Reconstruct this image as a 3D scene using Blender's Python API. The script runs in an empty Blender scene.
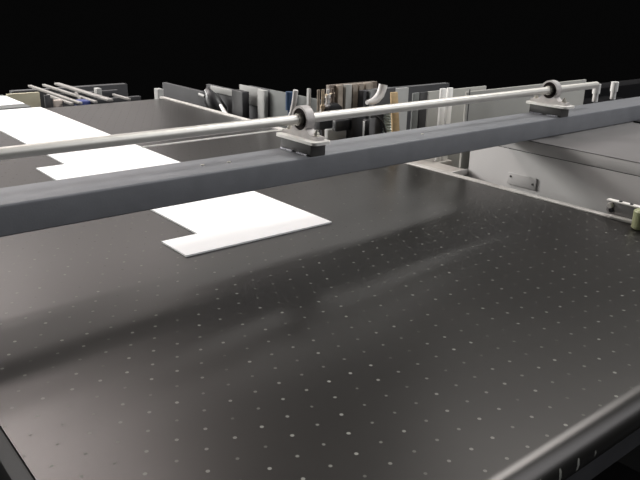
import bpy, bmesh, math, random
from mathutils import Vector, Matrix
random.seed(4)
S = 0.65                      # metres per working unit (camera stands one unit above the belt)
C = bpy.context.scene.collection
sc = bpy.context.scene

# ------------------------------------------------------------------ materials
def mat(name, col, rough=.5, metal=0., spec=.5, var=.0, vscale=8., bump=0., bscale=60., col2=None, coat=0.):
    m = bpy.data.materials.new(name); m.use_nodes = True
    nt = m.node_tree; N = nt.nodes; L = nt.links; b = N['Principled BSDF']
    b.inputs['Base Color'].default_value = (*col, 1); b.inputs['Roughness'].default_value = rough
    b.inputs['Metallic'].default_value = metal; b.inputs['Specular IOR Level'].default_value = spec
    b.inputs['Coat Weight'].default_value = coat
    tc = N.new('ShaderNodeTexCoord')
    if var or col2:
        n = N.new('ShaderNodeTexNoise'); n.inputs['Scale'].default_value = vscale; n.inputs['Detail'].default_value = 5
        L.new(tc.outputs['Object'], n.inputs['Vector'])
        r = N.new('ShaderNodeValToRGB'); r.color_ramp.elements[0].position = .35; r.color_ramp.elements[1].position = .68
        c2 = col2 or tuple(min(1, c*(1+var)) for c in col); c1 = tuple(c*(1-var) for c in col)
        r.color_ramp.elements[0].color = (*c1, 1); r.color_ramp.elements[1].color = (*c2, 1)
        L.new(n.outputs['Fac'], r.inputs['Fac']); L.new(r.outputs['Color'], b.inputs['Base Color'])
    if bump:
        n = N.new('ShaderNodeTexNoise'); n.inputs['Scale'].default_value = bscale; n.inputs['Detail'].default_value = 3
        L.new(tc.outputs['Object'], n.inputs['Vector'])
        bp = N.new('ShaderNodeBump'); bp.inputs['Strength'].default_value = bump; bp.inputs['Distance'].default_value = .002
        L.new(n.outputs['Fac'], bp.inputs['Height']); L.new(bp.outputs['Normal'], b.inputs['Normal'])
    return m

M = dict(
 paint   = mat('slate_paint', (.21, .215, .232), .42, 0, .35, .05, 20, .15, 220),
 block   = mat('dark_block_paint', (.05, .048, .047), .45, 0, .5, .08, 40),
 plate   = mat('zinc_plate', (.88, .86, .82), .4, .2, .5, .06, 60),
 steel   = mat('ground_steel_shaft', (.66, .64, .60), .42, .55, .5, .03, 30),
 cast    = mat('cast_housing', (.50, .47, .46), .5, .2, .5, .08, 60, .3, 300),
 armgrey = mat('arm_grey_steel', (.26, .25, .25), .4, .3),
 seal    = mat('black_seal', (.014, .009, .008), .8, 0, .1),
 bolt    = mat('zinc_bolt', (.78, .75, .68), .28, .8),
 weld    = mat('weld_seam', (.26, .26, .29), .5, .4, .4, .5, 300, .6, 500),
 board   = mat('white_board', (.93, .93, .93), .6, 0, .3, .01, 8),
 rail    = mat('pale_rail', (.60, .58, .55), .4, .3, .5, .12, 14),
 grey    = mat('machine_grey', (.49, .48, .475), .65, 0, .2, .03, 3, .05, 200),
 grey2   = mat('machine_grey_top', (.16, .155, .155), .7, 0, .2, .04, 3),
 wallg   = mat('cabinet_grey', (.40, .395, .37), .65, 0, .2, .05, 4),
 gap     = mat('seam_dark', (.03, .03, .03), .7),
 dark    = mat('dark_housing', (.035, .035, .038), .5, 0, .4, .2, 10),
 matte   = mat('matte_black', (.008, .008, .009), .9, 0, .05),
 black   = mat('black_plastic', (.012, .012, .014), .4),
 ledge   = mat('ledge_aluminium', (.46, .43, .40), .5, .2, .5, .08, 20),
 white   = mat('white_metal', (.85, .84, .82), .4),
 hose    = mat('white_hose', (.72, .70, .69), .35),
 brass   = mat('warm_brass', (.55, .45, .33), .35, .6, .5, .3, 50),
 tan     = mat('tan_strip', (.30, .25, .20), .5, .1, .5, .2, 30),
 tan2    = mat('brown_strip', (.16, .125, .10), .5, .1, .5, .2, 30),
 wood    = mat('pale_wood', (.62, .44, .24), .55, 0, .3, .15, 25),
 green   = mat('yellow_green_roller', (.30, .32, .18), .4, 0, .5, .08, 20),
 greyg   = mat('guard_grey_green', (.17, .18, .175), .55, 0, .4, .1, 5),
 greyd   = mat('guard_dark_grey', (.05, .05, .054), .55, 0, .4, .1, 5),
 post    = mat('post_grey', (.42, .42, .41), .5, 0, .4, .05, 8),
 beige   = mat('beige_table', (.50, .46, .34), .6, 0, .3, .08, 6),
 pink    = mat('pale_pink_panel', (.60, .52, .47), .6, 0, .3, .05, 6),
 railg   = mat('conveyor_rail_grey', (.36, .345, .33), .45, .3, .4, .1, 12),
 blue    = mat('blue_plastic', (.015, .035, .20), .45),
 navy    = mat('dark_blue_plastic', (.015, .05, .12), .45),
 floor   = mat('dark_floor', (.016, .016, .017), .85, 0, .2, .2, 2),
 spring  = mat('spring_steel', (.46, .50, .46), .35, .6),
)
def belt_material():
    m = bpy.data.materials.new('perforated_belt'); m.use_nodes = True
    nt = m.node_tree; N = nt.nodes; L = nt.links; b = N['Principled BSDF']
    tc = N.new('ShaderNodeTexCoord'); geo = N.new('ShaderNodeNewGeometry')
    sep = N.new('ShaderNodeSeparateXYZ'); L.new(geo.outputs['Position'], sep.inputs[0])
    def mth(op, a, b_=None, c=None):
        n = N.new('ShaderNodeMath'); n.operation = op
        for i, v in enumerate((a, b_, c)):
            if v is None: continue
            if isinstance(v, (int, float)): n.inputs[i].default_value = v
            else: L.new(v, n.inputs[i])
        return n.outputs[0]
    # hole lattice: two step vectors on the belt, solved for the nearest hole
    ax, ay, bx_, by = .07540412*S, -.00208334*S, .03709897*S, -.07263121*S
    det = ax*by - ay*bx_
    px = mth('SUBTRACT', sep.outputs[0], 1.51086592*S); py = mth('SUBTRACT', sep.outputs[1], 1.05316364*S)
    i = mth('ADD', mth('MULTIPLY', px, by/det), mth('MULTIPLY', py, -bx_/det))
    j = mth('ADD', mth('MULTIPLY', px, -ay/det), mth('MULTIPLY', py, ax/det))
    fi = mth('SUBTRACT', i, mth('ROUND', i)); fj = mth('SUBTRACT', j, mth('ROUND', j))
    dx = mth('ADD', mth('MULTIPLY', fi, ax), mth('MULTIPLY', fj, bx_))
    dy = mth('ADD', mth('MULTIPLY', fi, ay), mth('MULTIPLY', fj, by))
    d = mth('SQRT', mth('ADD', mth('MULTIPLY', dx, dx), mth('MULTIPLY', dy, dy)))
    # each hole differs a little
    cx = N.new('ShaderNodeCombineXYZ'); L.new(mth('ROUND', i), cx.inputs[0]); L.new(mth('ROUND', j), cx.inputs[1])
    wn = N.new('ShaderNodeTexWhiteNoise'); L.new(cx.outputs[0], wn.inputs['Vector'])
    rad = mth('ADD', mth('MULTIPLY', wn.outputs['Value'], .0010*S), HOLE_R*S)
    mask = mth('LESS_THAN', d, rad)
    n = N.new('ShaderNodeTexNoise'); n.inputs['Scale'].default_value = 3.; n.inputs['Detail'].default_value = 6; n.inputs['Roughness'].default_value = .6
    L.new(geo.outputs['Position'], n.inputs['Vector'])
    r = N.new('ShaderNodeValToRGB'); r.color_ramp.elements[0].position = .3; r.color_ramp.elements[1].position = .75
    r.color_ramp.elements[0].color = (.012, .0117, .011, 1); r.color_ramp.elements[1].color = (.018, .0175, .016, 1)
    L.new(n.outputs['Fac'], r.inputs['Fac'])
    hc = N.new('ShaderNodeValToRGB'); hc.color_ramp.elements[0].color = (.11, .11, .10, 1); hc.color_ramp.elements[1].color = (.24, .24, .22, 1)
    L.new(wn.outputs['Value'], hc.inputs['Fac'])
    mx = N.new('ShaderNodeMixRGB'); L.new(mask, mx.inputs[0]); L.new(r.outputs[0], mx.inputs[1]); L.new(hc.outputs[0], mx.inputs[2])
    L.new(mx.outputs[0], b.inputs['Base Color'])
    L.new(mth('MULTIPLY', mth('SUBTRACT', 1., mask), BELT_SPEC), b.inputs['Specular IOR Level'])
    b.inputs['Specular Tint'].default_value = (1, .93, .91, 1)
    b.inputs['Roughness'].default_value = BELT_ROUGH
    bp = N.new('ShaderNodeBump'); bp.invert = True; bp.inputs['Strength'].default_value = .4; bp.inputs['Distance'].default_value = .001
    L.new(mask, bp.inputs['Height']); L.new(bp.outputs['Normal'], b.inputs['Normal'])
    return m
HOLE_R, BELT_SPEC, BELT_ROUGH = .0041, .5, .31
M['belt'] = belt_material()

# ------------------------------------------------------------------ mesh helpers (working units)
class MB:
    def __init__(s): s.bm = bmesh.new()
    def box(s, x0, x1, y0, y1, z0, z1, bev=0., seg=2):
        t = bmesh.new(); bmesh.ops.create_cube(t, size=1)
        for v in t.verts: v.co = Vector(((x0+x1)/2+v.co.x*(x1-x0), (y0+y1)/2+v.co.y*(y1-y0), (z0+z1)/2+v.co.z*(z1-z0)))
        if bev: bmesh.ops.bevel(t, geom=t.edges[:], offset=bev, segments=seg, profile=.5, affect='EDGES')
        return s._add(t)
    def _add(s, t):
        me = bpy.data.meshes.new('t'); t.to_mesh(me); t.free(); s.bm.from_mesh(me); bpy.data.meshes.remove(me); return s
    def prism(s, pts, axis, a, b, bev=0.):      # outline pts in the two other axes, extruded a..b
        t = bmesh.new()
        def P(p, w): return Vector({'x': (w, p[0], p[1]), 'y': (p[0], w, p[1]), 'z': (p[0], p[1], w)}[axis])
        A = [t.verts.new(P(p, a)) for p in pts]; B = [t.verts.new(P(p, b)) for p in pts]
        t.faces.new(A); t.faces.new(B[::-1])
        for k in range(len(pts)): t.faces.new((A[k-1], A[k], B[k], B[k-1]))
        bmesh.ops.recalc_face_normals(t, faces=t.faces[:])
        if bev: bmesh.ops.bevel(t, geom=t.edges[:], offset=bev, segments=2, profile=.5, affect='EDGES')
        return s._add(t)
    def tube(s, pts, r, seg=16, cap=True):
        pts = [Vector(p) for p in pts]; rs = r if isinstance(r, (list, tuple)) else [r]*len(pts)
        t = bmesh.new(); rings = []
        up = None
        for k, p in enumerate(pts):
            d = (pts[min(k+1, len(pts)-1)]-pts[max(k-1, 0)]).normalized()
            if up is None: up = Vector((0, 0, 1)) if abs(d.z) < .9 else Vector((1, 0, 0))
            a = (up-d*up.dot(d)).normalized(); up = a; b = d.cross(a)
            rings.append([t.verts.new(p+(a*math.cos(q)+b*math.sin(q))*rs[k]) for q in [2*math.pi*i/seg for i in range(seg)]])
        for k in range(len(rings)-1):
            for i in range(seg): t.faces.new((rings[k][i-1], rings[k][i], rings[k+1][i], rings[k+1][i-1]))
        if cap: t.faces.new(rings[0][::-1]); t.faces.new(rings[-1])
        bmesh.ops.recalc_face_normals(t, faces=t.faces[:])
        return s._add(t)
    def ring(s, c, axis, ro, ri, w, seg=32):    # annulus with thickness w along axis (x or z)
        t = bmesh.new(); c = Vector(c); R = []
        for (rr, o) in ((ro, -w/2), (ro, w/2), (ri, w/2), (ri, -w/2)):
            l = []
            for i in range(seg):
                q = 2*math.pi*i/seg; u, v = math.cos(q)*rr, math.sin(q)*rr
                l.append(t.verts.new(c+(Vector((o, u, v)) if axis == 'x' else Vector((u, v, o)))))
            R.append(l)
        for k in range(4):
            for i in range(seg): t.faces.new((R[k-1][i-1], R[k-1][i], R[k][i], R[k][i-1]))
        bmesh.ops.recalc_face_normals(t, faces=t.faces[:])
        return s._add(t)
    def build(s, name, m, parent=None, loc=None, smooth=True):
        bm = s.bm
        if parent is not None: o0 = Vector(parent['_w'])
        elif loc is not None: o0 = Vector(loc)*S
        else:
            xs = [v.co for v in bm.verts]
            o0 = Vector(((min(v.x for v in xs)+max(v.x for v in xs))/2, (min(v.y for v in xs)+max(v.y for v in xs))/2, min(v.z for v in xs)))*S
        for v in bm.verts: v.co = v.co*S-o0
        me = bpy.data.meshes.new(name); bm.to_mesh(me); bm.free()
        me.materials.append(m)
        o = bpy.data.objects.new(name, me); C.objects.link(o); o['_w'] = tuple(o0)
        if parent is not None: o.parent = parent
        else: o.location = o0
        if smooth:
            for p in me.polygons: p.use_smooth = True
            try: me.set_sharp_from_angle(angle=math.radians(35))
            except Exception: pass
        return o
def tag(o, label, cat, group=None, kind=None):
    o['label'] = label; o['category'] = cat
    if group: o['group'] = group
    if kind: o['kind'] = kind
    return o
def thing(name, label, cat, loc, group=None):
    o = bpy.data.objects.new(name, None); C.objects.link(o); o.empty_display_size = .05
    o.location = Vector(loc)*S; o['_w'] = tuple(Vector(loc)*S)
    return tag(o, label, cat, group)
def struct(o): o['kind'] = 'structure'; return o
def copy_tree(o, off, label=None, parent=None):
    c = o.copy(); C.objects.link(c)
    if parent is None: c.location = o.location+Vector(off)*S
    else: c.parent = parent
    if label: c['label'] = label
    for ch in [x for x in allobs() if x.parent == o]: copy_tree(ch, off, None, c)
    return c
def allobs(): return list(bpy.data.objects)
def hexa(c, axis, r, h):
    return [(c[0]+r*math.cos(math.pi/3*k), c[1]+r*math.sin(math.pi/3*k)) for k in range(6)]

# ------------------------------------------------------------------ setting
struct(MB().box(-3, 9.6, -.6, 9.5, -1.42, -1.38).build('floor', M['floor']))

# ------------------------------------------------------------------ vacuum belt table
BX0, BX1, BY0, BY1 = .34, 3.128, .70, 6.20
t = thing('conveyor_table', 'wide dark perforated belt table with small holes in staggered rows', 'conveyor', (1.7, 3.4, -1.38))
r = .06; prof = []
for k in range(13): a = math.pi/2+math.pi*k/12; prof.append((BY0+r+r*math.cos(a), -r+r*math.sin(a)))
for k in range(13): a = -math.pi/2+math.pi*k/12; prof.append((BY1-r+r*math.cos(a), -r+r*math.sin(a)))
MB().prism(prof, 'x', BX0, BX1).build('belt', M['belt'], t)
MB().box(BX1+.001, 3.172, BY0+.02, 6.24, -.10, .006, .003).build('side_rail', M['rail'], t)
MB().box(BX0-.04, BX0-.001, BY0+.02, 6.24, -.10, -.004, .003).build('side_rail', M['gap'], t)
MB().box(BX0+.05, BX1-.05, BY0+.1, 6.1, -.30, -.1205).build('suction_box', M['dark'], t)
for x in (BX0+.15, BX1-.25):
    for y in (BY0+.25, 5.9): MB().box(x, x+.1, y, y+.1, -1.379, -.3).build('leg', M['dark'], t)
MB().box(3.173, 3.322, 2.66, 2.698, -.03, .0, .002).build('ledge', M['ledge'], t)
MB().box(3.173, 3.44, 2.875, 3.0, -.03, .0, .002).build('ledge', M['ledge'], t)
MB().box(3.173, 3.311, 2.6985, 2.8745, -.03, .0, .0).build('ledge', M['ledge'], t)
MB().box(3.173, 3.322, 2.652, 2.6595, -.03, .004, .001).build('ledge_edge', M['white'], t)['label'] = 'white front edge of the ledge'

# ------------------------------------------------------------------ white boards
def board(pts, z0, z1, label):
    return tag(MB().prism(pts, 'z', z0, z1).build('cut_board', M['board'], smooth=False), label, 'board', 'white cut boards on the belt')
XT, XL, XR = 1.2473, 1.4159, 1.9897
board([(XT, 2.3326), (XR, 2.3326), (XR, 3.60), (XL, 3.60), (XL, 2.5367), (XT, 2.5367)], .0008, .008,
      'white notched board nearest the camera, in front of the cross beam')
board([(XT, 3.70), (XR, 3.70), (XR, 6.178), (XL, 6.178), (XL, 4.0623), (XT, 4.0623)], .0008, .008,
      'long white notched board behind the cross beam, under the steel shaft')
board([(XT, 6.44), (1.945, 6.44), (1.945, 6.98), (XT, 6.98)], .001, .006,
      'white board at the far left end, past the end of the belt')

# ------------------------------------------------------------------ cross beam
ZB, ZT, YF, YB = .2455, .3493, 2.2455, 2.457
t = thing('cross_beam', 'slate grey square steel beam crossing over the belt', 'beam', (2.4, 2.35, ZB))
b = MB(); b.box(-.02, 4.9, YF, YB, ZB, ZT, .008, 4)
b.build('beam_tube', M['paint'], t)
MB().box(.0, .12, 2.28, 2.42, -1.379, ZB-.0002, .006).build('support_post', M['paint'], t)
def block(dx):
    k = MB().box(1.789+dx, 1.868+dx, 2.243, 2.452, ZT-.002, .400, .002).build('spacer_block', M['block'], t)
    w = MB()
    random.seed(int(dx*10)+3)
    for (xx, y0, y1) in ((1.786+dx, 2.26, 2.33), (1.786+dx, 2.36, 2.445)):
        n = 9; pts = [(xx+random.uniform(-.002, .002), y0+(y1-y0)*q/n, ZT+.002+random.uniform(-.001, .001)) for q in range(n+1)]
        w.tube(pts, [.0035+random.uniform(0, .002) for _ in pts], 8)
    w.build('weld', M['weld'], k)
    # zinc plate with rounded corners on top
    x0, x1, y0, y1, rr = 1.776+dx, 1.872+dx, 2.205, 2.480, .020; pts = []
    for cx, cy, a0 in ((x1-rr, y1-rr, 0), (x0+rr, y1-rr, 90), (x0+rr, y0+rr, 180), (x1-rr, y0+rr, 270)):
        for q in range(6): a = math.radians(a0+q*18); pts.append((cx+rr*math.cos(a), cy+rr*math.sin(a)))
    MB().prism(pts, 'z', .400, .4125).build('mounting_plate', M['plate'], k)
for dx in (0, 1.792): block(dx)
for x, y in ((2.55, 2.33), (1.35, 2.36), (1.46, 2.345)):
    MB().tube([(x, y, ZT-.001), (x, y, ZT+.003)], .0075, 12).build('rivet', M['bolt'], t)

# ------------------------------------------------------------------ bearings on the plates
def bearing(dx, label):
    zc = .486; yc = 2.3513; xc = 1.832+dx; zp = .4127
    t = thing('pillow_block_bearing', label, 'bearing', (xc, yc, zp), 'pillow block bearings on the cross beam')
    b = MB(); b.ring((xc, yc, zc), 'x', .0555, .046, .040, 40)
    # foot with sloping cheeks
    pts = [(yc-.118, zp), (yc+.118, zp), (yc+.118, zp+.014), (yc+.070, zp+.018), (yc+.046, zc-.036), (yc+.034, zc-.0435),
           (yc+.015, zc-.0525), (yc-.015, zc-.0525), (yc-.034, zc-.0435), (yc-.046, zc-.036), (yc-.070, zp+.018), (yc-.118, zp+.014)]
    b.prism(pts, 'x', xc-.021, xc+.021)
    h = b.build('housing', M['cast'], t)
    MB().ring((xc, yc, zc), 'x', .0458, .027, .034, 36).build('seal', M['seal'], t)
    MB().ring((xc-.008, yc, zc), 'x', .0250, .0213, .056, 36).build('inner_ring', M['bolt'], t)
    for y in (yc-.092, yc+.092):
        b = MB(); b.ring((xc, y, zp+.0165), 'z', .017, .001, .003, 20)
        b.prism(hexa((xc, y), 'z', .0125, 0), 'z', zp+.018, zp+.030, .001)
        b.tube([(xc, y, zp+.029), (xc, y, zp+.040)], .007, 12)
        b.build('bolt', M['bolt'], t)
    return t
bearing(0, 'cast pillow block bearing left of centre, on the nearer plate, black seal showing')
bearing(1.792, 'cast pillow block bearing at the upper right, on the farther plate of the beam')
tag(MB().tube([(-.1, 2.3513, .486), (4.1, 2.3513, .486)], .0208, 32).build('round_shaft', M['steel']),
    'polished steel round shaft running through both bearings above the beam', 'shaft')
tag(MB().tube([(1.165, 2.486, .4195), (1.85, 2.486, .4195)], .0034, 10).build('thin_rod', M['plate']),
    'thin pale rod running just below and behind the steel shaft', 'rod')

# girder on two posts, added out of view to darken the belt's reflection
t = thing('added_girder', 'dark girder on two posts, added high over the belt to darken its reflection', 'girder', (3.3, 3.9, -1.379))
MB().box(-2.2, 8.9, 3.80, 4.00, 1.70, 1.86, .02).build('added_girder_tube', M['greyd'], t)
for x in (-2.2, 8.6): MB().box(x, x+.3, 3.80, 4.00, -1.379, 1.699, .01).build('support_post', M['greyd'], t)

# ------------------------------------------------------------------ right side frame with seams
t = thing('side_frame', 'long grey side housing along the right edge of the belt', 'machine housing', (3.9, 1.5, -1.379))
FX = 3.327
MB().box(FX+.006, 4.74, .2, 2.65, -1.379, .238).build('inner_shell', M['gap'], t, smooth=False)
MB().box(FX, FX+.0055, .2, 2.652, -1.2, .1760, .0006).build('lower_panel', M['grey'], t)
MB().box(FX, FX+.0055, .2, 2.652, .1800, .2392, .0006).build('upper_panel', M['grey'], t)
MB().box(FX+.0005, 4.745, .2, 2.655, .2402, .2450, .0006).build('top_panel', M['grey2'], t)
# access plate and its screws
p = MB().box(FX-.008, FX-.0001, 2.172, 2.362, -.020, .046, .0015).build('access_plate', M['grey'], t)
for y, z in ((2.342, .026), (2.195, .010)):
    MB().tube([(FX-.0078, y, z), (FX-.0105, y, z)], .0065, 14).build('screw', M['block'], p)

t = thing('rear_cabinet', 'grey upright cabinet wall behind the right end of the beam', 'cabinet', (3.95, 2.72, -1.379))
MB().box(3.313, 4.572, 2.70, 2.716, -1.379, .455, .003).build('cabinet_body', M['wallg'], t)
MB().box(3.330, 3.336, 2.6985, 2.702, .2496, .469).build('joint_strip', M['greyd'], t)

# ------------------------------------------------------------------ roller bracket at the right edge
t = thing('roller_bracket', 'aluminium bracket arm with a yellow-green roller at the right edge', 'bracket', (3.15, 1.6, .0065))
pts = [(1.660, .028), (1.660, .066), (1.645, .080), (1.30, .088), (1.30, .006), (1.60, .0065), (1.640, .012)]
MB().prism(pts, 'x', 3.150, 3.158, .001).build('arm', M['armgrey'], t)
MB().box(3.128, 3.158, 1.30, 1.655, .0805, .0875, .001).build('arm_flange', M['plate'], t)
b = MB(); b.tube([(3.150, 1.640, .058), (3.141, 1.640, .058)], .015, 18); b.prism([(1.640+.010*math.cos(a*math.pi/3), .058+.010*math.sin(a*math.pi/3)) for a in range(6)], 'x', 3.133, 3.142)
b.build('bolt', M['plate'], t)
MB().tube([(3.150, 1.632, .034), (3.143, 1.632, .034)], .011, 14).build('bolt', M['black'], t)
for y in (1.590, 1.535):
    MB().tube([(3.140, y, .0875), (3.140, y, .0915)], .008, 12).build('flange_screw', M['black'], t)
b = MB(); b.tube([(3.085, 1.452, .0015), (3.085, 1.452, .008), (3.085, 1.452, .084), (3.085, 1.452, .091)], [.031, .038, .038, .031], 28)
b.build('roller', M['green'], t)
MB().box(3.124, 3.150, 1.46, 1.628, .0065, .016, .002).build('clamp_foot', M['plate'], t)

# ------------------------------------------------------------------ upright pieces standing past the ledge
for x0, x1, lab in ((3.318, 3.360, 'left of the two slim white uprights on the ledge behind the beam'), (3.380, 3.422, 'right of the two slim white uprights on the ledge behind the beam')):
    tag(MB().box(x0, x1, 2.90, 2.918, .0005, .45, .002).build('white_upright', M['white']), lab, 'upright', 'slim white uprights')

# ------------------------------------------------------------------ machinery behind the beam, centre
def slab(name, m, label, cat, x0, x1, y0, y1, z0, z1, bev=.004, group=None):
    return tag(MB().box(x0, x1, y0, y1, z0, z1, bev).build(name, M[m]), label, cat, group)
t = thing('rear_guard', 'grey cabinet with upright panels behind the wooden strip', 'cabinet', (3.8, 3.9, -1.379))
MB().box(3.60, 4.55, 3.9, 3.96, -1.379, .30, .002).build('guard_body', M['greyd'], t)
MB().box(3.64, 3.78, 3.875, 3.899, -1.379, .30, .002).build('guard_panel', M['greyg'], t)
MB().box(3.81, 4.05, 3.875, 3.899, -1.379, .30, .002).build('guard_panel', M['post'], t)
slab('black_channel', 'black', 'black vertical channel between grey panels right of the wooden strip', 'channel', 3.302, 3.374, 3.06, 3.075, -1.379, .41)
slab('grey_back_panel', 'wallg', 'light grey panel right of the black channel, behind the white uprights', 'panel', 3.380, 3.95, 3.06, 3.075, -1.379, .41)
slab('slim_grey_post', 'greyg', 'mid grey post just left of the black channel', 'post', 3.245, 3.297, 3.06, 3.075, -1.379, .41)
tag(MB().prism([(3.285, -.35), (3.360, -.35), (3.247, .40), (3.192, .40)], 'y', 3.20, 3.215, .002).build('wooden_strip', M['wood']), 'pale wooden strip standing slightly tilted behind the beam', 'wood strip')
# ribbed duct left of the wooden strip
b = MB()
pts = []; rr = []
for k in range(50):
    pts.append((3.445, 3.47, -.25+.47*k/49)); rr.append(.038 if k % 2 else .030)
b.tube(pts, rr, 18)
tag(b.build('ribbed_hose', M['spring']), 'ribbed grey-green vertical hose left of the wooden strip', 'hose')
slab('teal_grey_case', 'greyd', 'dark grey case above and behind the ribbed hose', 'case', 3.37, 3.55, 3.52, 3.58, -.5, .37)
pts = [(3.24, 3.44, .212), (3.30, 3.44, .208), (3.345, 3.44, .18), (3.375, 3.44, .14), (3.395, 3.44, .09), (3.402, 3.44, .02), (3.402, 3.44, -.12)]
tag(MB().tube(pts, .008, 10).build('black_cable', M['black']), 'thin black cable curving down beside the ribbed hose', 'cable')
pts = [(3.225, 3.46, .302), (3.27, 3.46, .303), (3.31, 3.46, .316), (3.345, 3.46, .345), (3.362, 3.46, .385), (3.368, 3.46, .41)]
tag(MB().tube(pts, [.014, .022, .027, .029, .030, .030], 18).build('bent_pipe', M['hose']), 'white bent pipe end above the steel shaft', 'pipe')
t = thing('slatted_rack', 'rack of tan and brown upright slats behind the steel shaft', 'rack', (3.6, 4.05, -1.379))
MB().box(3.38, 3.86, 4.03, 4.07, -1.379, .34, .002).build('back_board', M['tan2'], t)
for x0, x1, m in ((3.432, 3.478, 'tan'), (3.505, 3.565, 'wallg'), (3.578, 3.625, 'tan'), (3.640, 3.690, 'tan'), (3.705, 3.78, 'tan')):
    MB().box(x0, x1, 3.99, 4.028, -1.379, .34, .003).build('slat', M[m], t)
slab('pale_upright', 'post', 'thin pale upright right above the left bearing', 'upright', 3.325, 3.345, 4.20, 4.23, -1.379, .30)
t = thing('valve_block', 'brass and steel valve cluster right behind the left bearing', 'valve', (3.31, 3.95, -1.379))
MB().box(3.19, 3.40, 3.90, 3.985, .05, .165, .008).build('valve_body', M['dark'], t)
MB().prism([(3.235, .1652), (3.395, .1652), (3.385, .205), (3.34, .235), (3.28, .225)], 'y', 3.89, 3.98, .004).build('valve_cap', M['black'], t)
for k, (x, m, h) in enumerate(((3.205, 'tan', .1), (3.245, 'brass', .165), (3.290, 'hose', .235), (3.335, 'tan2', .242))):
    MB().tube([(x, 3.94, h-.02), (x, 3.94, h+.03), (x, 3.94, h+.032), (x, 3.94, h+.055), (x, 3.94, h+.057), (x, 3.94, .33)],
              [.014, .014, .020, .020, .011, .011], 14).build('fitting', M[m], t)
MB().tube([(3.27, 3.94, .288), (3.35, 3.94, .295)], .010, 12).build('cross_fitting', M['brass'], t)
MB().box(3.28, 3.32, 3.92, 3.96, -1.379, .05).build('bracket_leg', M['dark'], t)
t = thing('black_actuator', 'pair of black connector blocks under the shaft, right of the bearing', 'actuator', (3.4, 3.76, -1.379))
MB().box(3.215, 3.352, 3.745, 3.80, .060, .140, .014).build('connector', M['black'], t)
MB().box(3.353, 3.455, 3.735, 3.80, -.03, .150, .004).build('motor_block', M['dark'], t)
MB().prism([(3.483, -.01), (3.585, -.01), (3.570, .05), (3.556, .08), (3.568, .10), (3.535, .122), (3.500, .115), (3.488, .075)], 'y', 3.745, 3.80, .004).build('connector', M['black'], t)
MB().box(3.456, 3.482, 3.745, 3.765, -.03, .11, .002).build('clip', M['white'], t)
MB().box(3.36, 3.56, 3.75, 3.80, -1.379, -.031, .003).build('foot', M['dark'], t)
slab('low_grey_cover', 'post', 'light grey low cover beside the black connectors, just right of the bearing', 'cover', 3.20, 3.44, 3.82, 3.86, -.5, .066, .006)
slab('grey_cover', 'post', 'pale grey cover right of the black connectors, behind the black cable', 'cover', 3.53, 3.70, 3.66, 3.70, -.5, .110, .008)

# ------------------------------------------------------------------ guards along the far right edge of the belt
t = thing('guard_fence', 'dark grey guard panels along the far right side of the belt', 'guard', (3.5, 5.6, -1.379))
for y0, y1, z in ((4.25, 5.3, .19), (5.302, 6.0, .125), (6.002, 6.9, .045)): MB().box(3.50, 3.54, y0, y1, -1.379, z, .003).build('guard_panel', M['greyd'], t)
MB().box(3.485, 3.4995, 5.50, 5.90, .070, .125, .002).build('guard_window', M['post'], t)['label'] = 'lighter grey panel'
MB().box(3.485, 3.4995, 5.08, 5.40, .035, .19, .002).build('guard_window', M['post'], t)['label'] = 'lighter grey panel'
MB().box(3.485, 3.4995, 4.30, 4.93, -.20, .199, .002).build('guard_window', M['greyg'], t)
slab('grey_post', 'post', 'light grey upright post at the right side left of the bearing', 'post', 3.44, 3.48, 4.95, 5.05, -1.379, .19)
slab('black_column', 'black', 'black upright column left of the light grey post', 'column', 3.36, 3.43, 5.16, 5.33, -1.379, .16)
t = thing('black_lever', 'black lever with a pale handle leaning beside the belt rail', 'lever', (3.38, 5.6, -1.379))
MB().tube([(3.42, 5.62, -1.379), (3.42, 5.62, -.2), (3.40, 5.63, -.06), (3.38, 5.70, .03), (3.38, 5.74, .07), (3.38, 5.78, .10)], [.05, .06, .085, .075, .045, .035], 16).build('lever_body', M['black'], t)
MB().tube([(3.28, 5.27, -.050), (3.30, 5.36, -.030), (3.33, 5.47, .010)], [.014, .018, .014], 12).build('handle', M['white'], t)
MB().tube([(3.33, 5.84, .062), (3.33, 5.74, .052)], .014, 12).build('end_cap', M['post'], t)
pts = [(3.42, 4.60, -.03), (3.42, 4.56, .03), (3.42, 4.530, .08), (3.42, 4.510, .14), (3.42, 4.497, .20), (3.42, 4.49, .25)]
tag(MB().tube(pts, .020, 14).build('white_hose', M['hose']), 'white hose curving up behind the left bearing', 'hose')
b = MB(); b.tube([(3.455, 4.62, -1.379), (3.455, 4.62, .07), (3.455, 4.62, .075), (3.455, 4.62, .22)], [.012, .012, .030, .030], 18)
tag(b.build('blue_cylinder', M['navy']), 'dark blue cylinder beside the white hose behind the left bearing', 'cylinder')

# ------------------------------------------------------------------ far end beyond the belt
t = thing('feed_table', 'low table carrying the white board past the far left end of the belt', 'table', (1.2, 6.9, -1.379))
MB().box(.5, 1.955, 6.30, 7.10, -.05, .0, .004).build('table_top', M['greyg'], t)
for x, y in ((.6, 6.4), (1.85, 6.4), (.6, 7.0), (1.85, 7.0)): MB().box(x, x+.06, y, y+.06, -1.379, -.05).build('leg', M['dark'], t)
slab('beige_panel', 'beige', 'beige upright panel behind the far white board', 'panel', 1.965, 2.262, 7.0, 7.04, -1.379, .015, .003)
slab('dark_post', 'greyd', 'dark upright post between the beige panel and the pinkish box', 'post', 2.140, 2.192, 6.50, 6.52, -1.379, .055, .003) 
slab('pink_bin', 'pink', 'pale pinkish box between dark post and grey rails', 'box', 2.20, 2.268, 6.42, 6.48, -1.379, .015, .006)
t = thing('exit_conveyor', 'conveyor frame of grey rails beyond the far end of the belt', 'conveyor', (2.7, 6.7, -1.379))
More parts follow.
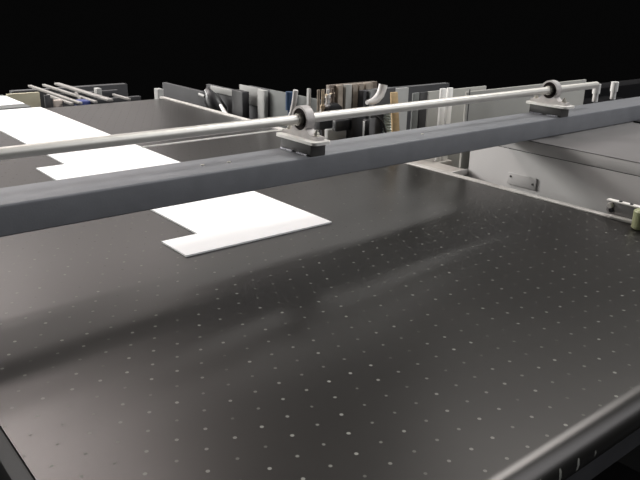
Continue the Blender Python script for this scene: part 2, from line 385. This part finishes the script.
for x0, x1, y1, z in ((2.274, 2.300, 6.85, .012), (2.345, 2.380, 7.6, .012), (2.490, 2.520, 7.6, .012), (2.615, 2.668, 7.6, .018), (2.812, 2.838, 6.60, .012)):
    MB().box(x0, x1, 6.24, y1, z-.022, z, .003).build('rail', M['railg'], t)
for y in (6.58, 7.1):
    MB().box(2.42, 3.1, y, y+.05, -.085, -.03, .003).build('cross_bar', M['greyd'], t)
MB().box(2.30, 3.1, 6.27, 6.31, -.085, -.03, .003).build('cross_bar', M['dark'], t)
MB().prism([(6.48, -.03), (6.505, -.03), (6.62, .05), (6.595, .05)], 'x', 2.455, 2.475, .002).build('rail_stop', M['railg'], t)
MB().box(2.69, 2.74, 6.66, 6.74, -.03, .06, .006).build('rail_stop', M['post'], t)
for x, y in ((2.44, 6.60), (3.0, 6.35), (2.53, 7.4), (3.0, 7.12)): MB().box(x, x+.05, y, y+.05, -1.379, -.085).build('leg', M['dark'], t)
b = MB(); b.prism([(2.386, 6.32), (2.486, 6.32), (2.486, 6.46), (2.386, 6.46)], 'z', -.3, .004, .006)
tag(b.build('blue_crate', M['blue']), 'small blue crate among the grey rails', 'crate')
slab('low_cross_plate', 'greyd', 'dark machine base filling the space behind the grey rails', 'machine', 2.2, 3.45, 7.65, 7.75, -1.379, -.05)
slab('corner_post', 'post', 'short light grey post at the far right corner of the belt', 'post', 3.13, 3.19, 6.27, 6.35, -1.379, .07, .004)

# ------------------------------------------------------------------ dark machine at the upper right with bright pins
t = thing('dark_machine', 'black machine body at the upper right corner behind the beam', 'machine', (5.2, 3.4, -1.379))
MB().box(4.60, 7.6, 3.2, 3.4, -1.379, .27, .01).build('machine_body', M['matte'], t)
for x in (5.33, 5.60):
    MB().tube([(x, 3.05, .20), (x, 3.05, .262), (x, 3.05, .264), (x, 3.05, .34)], [.022, .022, .030, .030], 16).build('pin', M['white'], t)
MB().box(5.2, 5.75, 2.99, 3.199, .10, .20, .005).build('pin_holder', M['matte'], t)
slab('rubber_foot', 'black', 'black rubber block under the right end of the beam', 'block', 4.40, 4.70, 2.08, 2.235, .2453, .257, .004)

for o in bpy.data.objects:
    if '_w' in o: del o['_w']

# ------------------------------------------------------------------ light: unseen area lights added around the belt, fitted to its brightness
def area(name, loc, target, sx, sy, watts, col=(1, 1, 1)):
    d = bpy.data.lights.new(name, 'AREA'); d.shape = 'RECTANGLE'; d.size = sx*S; d.size_y = sy*S; d.energy = watts; d.color = col
    o = bpy.data.objects.new(name, d); C.objects.link(o); o.location = Vector(loc)*S
    o.rotation_euler = (Vector(target)*S-o.location).to_track_quat('-Z', 'Y').to_euler(); return o
def rad(L, sx, sy): return L*math.pi*sx*sy*S*S
def hall(name, az, el, daz, del_, L, col):      # added light patch, no known source, 16 units (10 m) from the belt
    a, e = math.radians(az), math.radians(el); D = 16
    c = (1.5+D*math.cos(e)*math.sin(a), 2+D*math.cos(e)*math.cos(a), D*math.sin(e))
    sx = 2*D*math.cos(e)*math.tan(math.radians(daz/2)); sy = 2*D*math.tan(math.radians(del_/2))
    area(name, c, (1.5, 2, 0), sx, sy, rad(L, sx, sy), col)
WARM, NEUT, COOL = (1, .92, .89), (1, .985, .95), (.97, .98, 1)
for name, az, el, daz, del_, L, col in (
    ('added_side_light', -40, 8, 18, 12, 6.8, NEUT), ('added_side_light', -18, 20, 18, 12, 39., NEUT), ('added_side_light', 16, 8, 18, 12, .74, WARM),
    ('added_high_light', 16, 52, 18, 22, 6.2, WARM), ('added_side_light', 32, 20, 18, 12, .5, WARM), ('added_side_light', 48, 8, 18, 12, .8, NEUT),
    ('added_high_light', 90, 52, 26, 22, 15., NEUT), ('added_high_light', 8, 65, 18, 12, 3.6, WARM),
    ('added_strip_light', -10, 42, 15, 3, 97., WARM), ('added_strip_light', 5, 42, 15, 3, 34., WARM), ('added_strip_light', 5, 36, 15, 3, 7.3, WARM),
    ('added_strip_light', 5, 24, 15, 3, 9., WARM), ('added_strip_light', 20, 24, 15, 3, 5.8, WARM), ('added_strip_light', 35, 28, 15, 3, 4.2, NEUT),
    ('added_strip_light', 50, 24, 15, 3, 3.6, NEUT), ('added_strip_light', 65, 42, 15, 3, 7.5, NEUT), ('added_side_light', 140, 30, 35, 40, 3.1, COOL)):
    hall(name, az, el, daz, del_, L, col)
area('added_strip_light', (1, 1, 9), (1, 1, 0), 12, .6, rad(2.2, 12, .6), NEUT)  # unseen overhead strip, added with the fitted patches
w = bpy.data.worlds.new('hall'); sc.world = w; w.use_nodes = True
N = w.node_tree.nodes; L = w.node_tree.links; bg = N['Background']
tc = N.new('ShaderNodeTexCoord'); sp = N.new('ShaderNodeSeparateXYZ'); L.new(tc.outputs['Generated'], sp.inputs[0])
rp = N.new('ShaderNodeValToRGB'); L.new(sp.outputs[2], rp.inputs[0])
e = rp.color_ramp.elements; e[0].position = .0; e[0].color = (0.002, 0.002, 0.002, 1); e[1].position = .12; e[1].color = (.03, .03, .03, 1)
L.new(rp.outputs[0], bg.inputs[0]); bg.inputs[1].default_value = 1.

# ------------------------------------------------------------------ camera
cd = bpy.data.cameras.new('camera'); cam = bpy.data.objects.new('camera', cd); C.objects.link(cam); sc.camera = cam
f, pi_, ro, ya = 710.264, .3393, .0232, .6896
cy, sy = math.cos(ya), math.sin(ya)
fw = Vector((sy*math.cos(pi_), cy*math.cos(pi_), -math.sin(pi_)))
r0 = Vector((cy, -sy, 0)); u0 = r0.cross(fw)
r1 = r0*math.cos(ro)+u0*math.sin(ro); u1 = -r0*math.sin(ro)+u0*math.cos(ro)
mw = Matrix.Identity(4)
for k in range(3): mw[k][0] = r1[k]; mw[k][1] = u1[k]; mw[k][2] = -fw[k]
mw.translation = Vector((0, 0, 1))*S
cam.matrix_world = mw
cd.sensor_fit = 'HORIZONTAL'; cd.sensor_width = 36; cd.lens = 36*f/640; cd.clip_start = .01; cd.clip_end = 200

sc.view_settings.view_transform = 'Standard'; sc.view_settings.look = 'None'
sc.view_settings.exposure = 0; sc.view_settings.gamma = 1; sc.view_settings.use_curve_mapping = False
